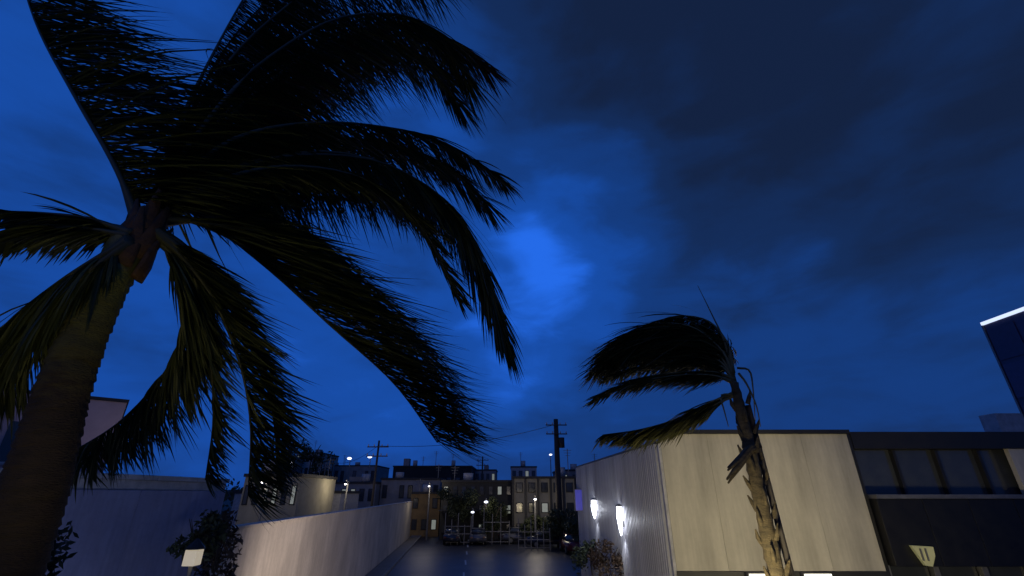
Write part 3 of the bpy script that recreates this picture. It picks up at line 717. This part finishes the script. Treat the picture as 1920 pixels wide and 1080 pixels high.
F.append((A((290, 415, 3.65), (390, 420, 3.9), (500, 500, 4.4), (620, 610, 5.0), (740, 720, 5.7), (820, 830, 6.3)), 6, .95, 210, Vector((1.2, .7, .30)), 1.3))
F.append((A((290, 412, 3.65), (380, 390, 3.9), (500, 450, 4.4), (620, 550, 5.0), (740, 670, 5.7), (830, 800, 6.3)), 34, .85, 190, Vector((1.1, .7, .15)), 1.1))
F.append((A((290, 420, 3.65), (400, 380, 4.0), (540, 420, 4.8), (680, 540, 5.8), (800, 670, 6.8), (880, 810, 7.6)), 16, .62, 170, Vector((.5, 1, -.05)), .8))
F.append((A((285, 430, 3.6), (340, 480, 3.75), (400, 560, 4.05), (450, 680, 4.5), (470, 800, 4.9), (465, 930, 5.3)), 7, .45, 170, Vector((1.1, .7, -.05)), 1.1))
F.append((A((285, 430, 3.6), (345, 475, 3.75), (375, 560, 4.05), (395, 680, 4.5), (400, 790, 4.9), (385, 900, 5.3)), 35, .30, 110, Vector((.8, .7, -.35)), .9))
F.append((A((280, 430, 3.6), (335, 480, 3.8), (366, 570, 4.2), (345, 670, 4.8), (260, 770, 5.4), (150, 870, 6.0)), 8, .50, 150, Vector((.40, .6, -.60)), .9))
F.append((A((285, 430, 3.6), (360, 475, 3.8), (430, 570, 4.2), (490, 690, 4.7), (515, 800, 5.2), (520, 900, 5.6)), 52, .34, 150, Vector((.8, .6, -.2)), .9))
F.append((A((280, 430, 3.6), (330, 490, 3.8), (352, 580, 4.2), (315, 690, 4.8), (225, 790, 5.4), (130, 850, 6.0)), 53, .45, 120, Vector((.25, .6, -.75)), .9))
F.append((A((245, 445, 3.5), (170, 430, 3.4), (80, 430, 3.35), (-20, 450, 3.4)), 54, .3, 90, Vector((-.9, .5, -.1)), .8))
F.append((A((245, 455, 3.5), (185, 495, 3.4), (110, 560, 3.4), (30, 650, 3.5), (-40, 760, 3.6)), 55, .4, 130, Vector((-.1, .5, -.75)), .75))
F.append((A((250, 440, 3.5), (170, 412, 3.4), (80, 400, 3.35), (-20, 395, 3.4)), 9, .34, 90, Vector((-.8, .5, .1)), .8))
F.append((A((245, 450, 3.5), (190, 480, 3.4), (110, 530, 3.4), (20, 600, 3.5), (-60, 690, 3.6)), 10, .42, 130, Vector((-.1, .5, -.75)), .75))
M['dry0'] = mat('dry_palm_leaflet', (.12, .05, .025), .7, var=.5, island=.7, base2=(.035, .02, .012), trans=.1)
for cps, sd, L0, cnt, wv, bias in F:
    frond(palm, cps, sd, L0, cnt, wv, bias=bias, w=.027, r0=.036, mleaf='dry0' if sd == 42 else 'leaflet', label='brown dried frond at the top right of the crown' if sd == 42 else None)

PX2, PY2 = 3.42, 7.0
palm2 = thing('palm_tree', 'smaller young palm with fronds swept left before the cream wall', 'palm tree', (PX2, PY2, 0))
bm = B(); pts = []; rads = []
H2 = at(1374, 700, 7.0)
for i in range(80):
    z = i / 79 * (H2.z - .15)
    tp = max(0, (z - 5.2) / 1.1)
    pts.append((.06 + .02 * math.sin(z * .9) + (H2.x - PX2 - .06) * tp, 0, z)); rads.append((.122 - .006 * z) * (1 - .35 * tp) + (.009 if i % 2 else 0) + rnd.uniform(-.005, .005))
tube(bm, pts, rads, 14); obj('trunk', bm, M['bark2'], palm2, True)
for k in range(34):       # ragged old leaf bases
    a = k * 2.4; z0 = 3.2 + k * .085; e = Vector((math.cos(a), math.sin(a), 0)); c = Vector((.06, 0, z0))
    bm = B(); tube(bm, [c + e * .09, c + e * .14 + Vector((0, 0, .10)), c + e * (.15 + .02 * (k % 3)) + Vector((0, 0, .20))], [.035, .03, .010], 6); obj('leaf_base', bm, M['bark2'], palm2)
H2 = at(1374, 700, 7.0)
b2 = Vector((PX2, PY2, 0))
M['dry'] = mat('dry_leaflet', (.14, .06, .025), .7, var=.5, island=.7, base2=(.04, .022, .012), trans=.1)
bm = B(); s0 = at(1408, 842, 6.9) - b2; s1 = at(1368, 893, 6.75) - b2; 
for k_ in range(7):
    o_ = Vector((rnd.uniform(-.04, .04), rnd.uniform(-.04, .04), rnd.uniform(-.05, .05))); m_ = (s0 + s1) / 2 + o_ * .8
    tube(bm, [s0 + Vector((.15, 0, .05)) + o_ * .3, s0 + o_ * .6, m_, s1 + o_ * 1.4 + (s1 - s0) * rnd.uniform(-.15, .12)], [.03, .035, .035, .012], 6)
obj('frond_stub', bm, M['bark2'], palm2, True)
W2 = Vector((-.12, 1, -.02))
F2 = []
F2.append((A((1374, 700, 7.0), (1362, 640, 6.95), (1320, 598, 7.2), (1250, 596, 7.8), (1180, 635, 8.5), (1120, 690, 9.2)), 21, .8, 140, W2, .6))
F2.append((A((1374, 700, 7.0), (1350, 640, 7.1), (1290, 610, 7.5), (1220, 625, 8.1), (1150, 660, 8.8)), 22, .8, 140, W2, .6))
F2.append((A((1374, 700, 7.0), (1355, 650, 7.05), (1300, 622, 7.4), (1210, 640, 8.0), (1128, 675, 8.7)), 27, .65, 130, W2, .6))
F2.append((A((1374, 705, 7.0), (1340, 660, 7.1), (1270, 645, 7.6), (1190, 660, 8.3), (1125, 690, 9.0)), 23, .6, 130, W2, .6))
F2.append((A((1374, 705, 7.0), (1340, 672, 7.1), (1270, 662, 7.6), (1190, 672, 8.3), (1130, 695, 9.0)), 28, .45, 120, W2, .6))
F2.append((A((1374, 708, 7.0), (1342, 682, 7.1), (1272, 678, 7.6), (1195, 688, 8.3), (1138, 705, 8.9)), 61, .36, 120, W2, .6))
F2.append((A((1374, 704, 7.0), (1352, 655, 7.0), (1295, 612, 7.3), (1225, 608, 8.0), (1165, 632, 8.8), (1135, 660, 9.3)), 62, .7, 130, W2, .5))
F2.append((A((1376, 712, 7.0), (1340, 698, 7.0), (1270, 699, 7.4), (1190, 712, 8.0), (1115, 750, 8.6)), 24, .34, 120, Vector((-.6, 1, -.1)), .6))
F2.append((A((1378, 718, 7.0), (1330, 703, 7.0), (1250, 706, 7.4), (1180, 720, 8.0), (1115, 742, 8.6)), 25, .32, 110, Vector((-.6, 1, -.1)), .6))
F2.append((A((1382, 735, 7.0), (1330, 755, 7.1), (1270, 785, 7.6), (1200, 805, 8.2), (1130, 815, 8.8)), 26, .4, 130, Vector((-.4, 1, -.35)), .6))
F2.append((A((1382, 738, 7.0), (1335, 762, 7.1), (1280, 792, 7.6), (1215, 812, 8.2), (1160, 822, 8.7)), 29, .34, 110, Vector((-.4, 1, -.35)), .6))
for j, (cps, sd, L0, cnt, wv, bias) in enumerate(F2):
    frond(palm2, cps, sd, L0, int(cnt * 1.25), wv, mleaf='leaflet2', mr='rachis2', bias=bias, w=.028, r0=.022, sag=.05, sidew=.8)
# spear leaf and hanging ribs
bm = B(); tube(bm, [p - b2 for p in spline(A((1380, 720, 7.0), (1358, 640, 6.95), (1335, 590, 6.9), (1308, 535, 6.85)), 10)], [.022 - .0018 * i for i in range(11)], 6); obj('spear_leaf', bm, M['rachis2'], palm2, True)
for i, l in enumerate((((1385, 700, 7.0), (1400, 720, 6.9), (1418, 760, 6.85), (1426, 800, 6.85)), ((1382, 690, 7.05), (1405, 695, 7.0), (1412, 730, 7.0), (1416, 790, 7.0)), ((1375, 740, 7.0), (1352, 742, 6.9), (1358, 770, 6.9), (1366, 800, 6.9)))):
    bm = B(); tube(bm, [p - b2 for p in spline(A(*l), 10)], [.02 - .0015 * j for j in range(11)], 6); obj('hanging_rib', bm, M['rachis2'], palm2, True)
# timber prop beside the young palm
p0 = at(1402, 760, 7.05); p1 = Vector((p0.x + .28, 7.05, 0))
tag(obj('support_prop', tube(B(), [p1, p0], .045, 8), M['pole']), 'slim dark timber prop standing against the young palm trunk', 'post')

# ------------------------------------------------------------------ lamps that light the place, standing just below the view
post_lamp(1.9, 5.2, 2.7, 800, 'post lamp in the forecourt facing the cream fascia', spot=((6.4, 13, 4.4), 105), color=(1, .85, .50))
post_lamp(7.6, 6.4, 2.7, 470, 'post lamp in the forecourt right of the young palm', spot=((7.4, 13, 4.2), 100), color=(1, .85, .50))
post_lamp(-.4, 12.5, 2.4, 1750, 'post lamp on the road side facing the white wall', color=(1, .82, .66), spot=((-8.9, 24, 1.6), 112))
post_lamp(-2.3, 1.5, 2.9, 95, 'garden lamp tilted up at the big palm crown', color=(1, .86, .34), spot=((-2.7, 4.2, 8.4), 74))
post_lamp(-4.2, 6.2, 2.3, 80, 'added unseen lamp, cool blue fill on the slate blue building', color=(.52, .62, 1), spot=((-9.0, 9.8, 3.4), 110))  # invented source below the view, added only to lift the slate wall
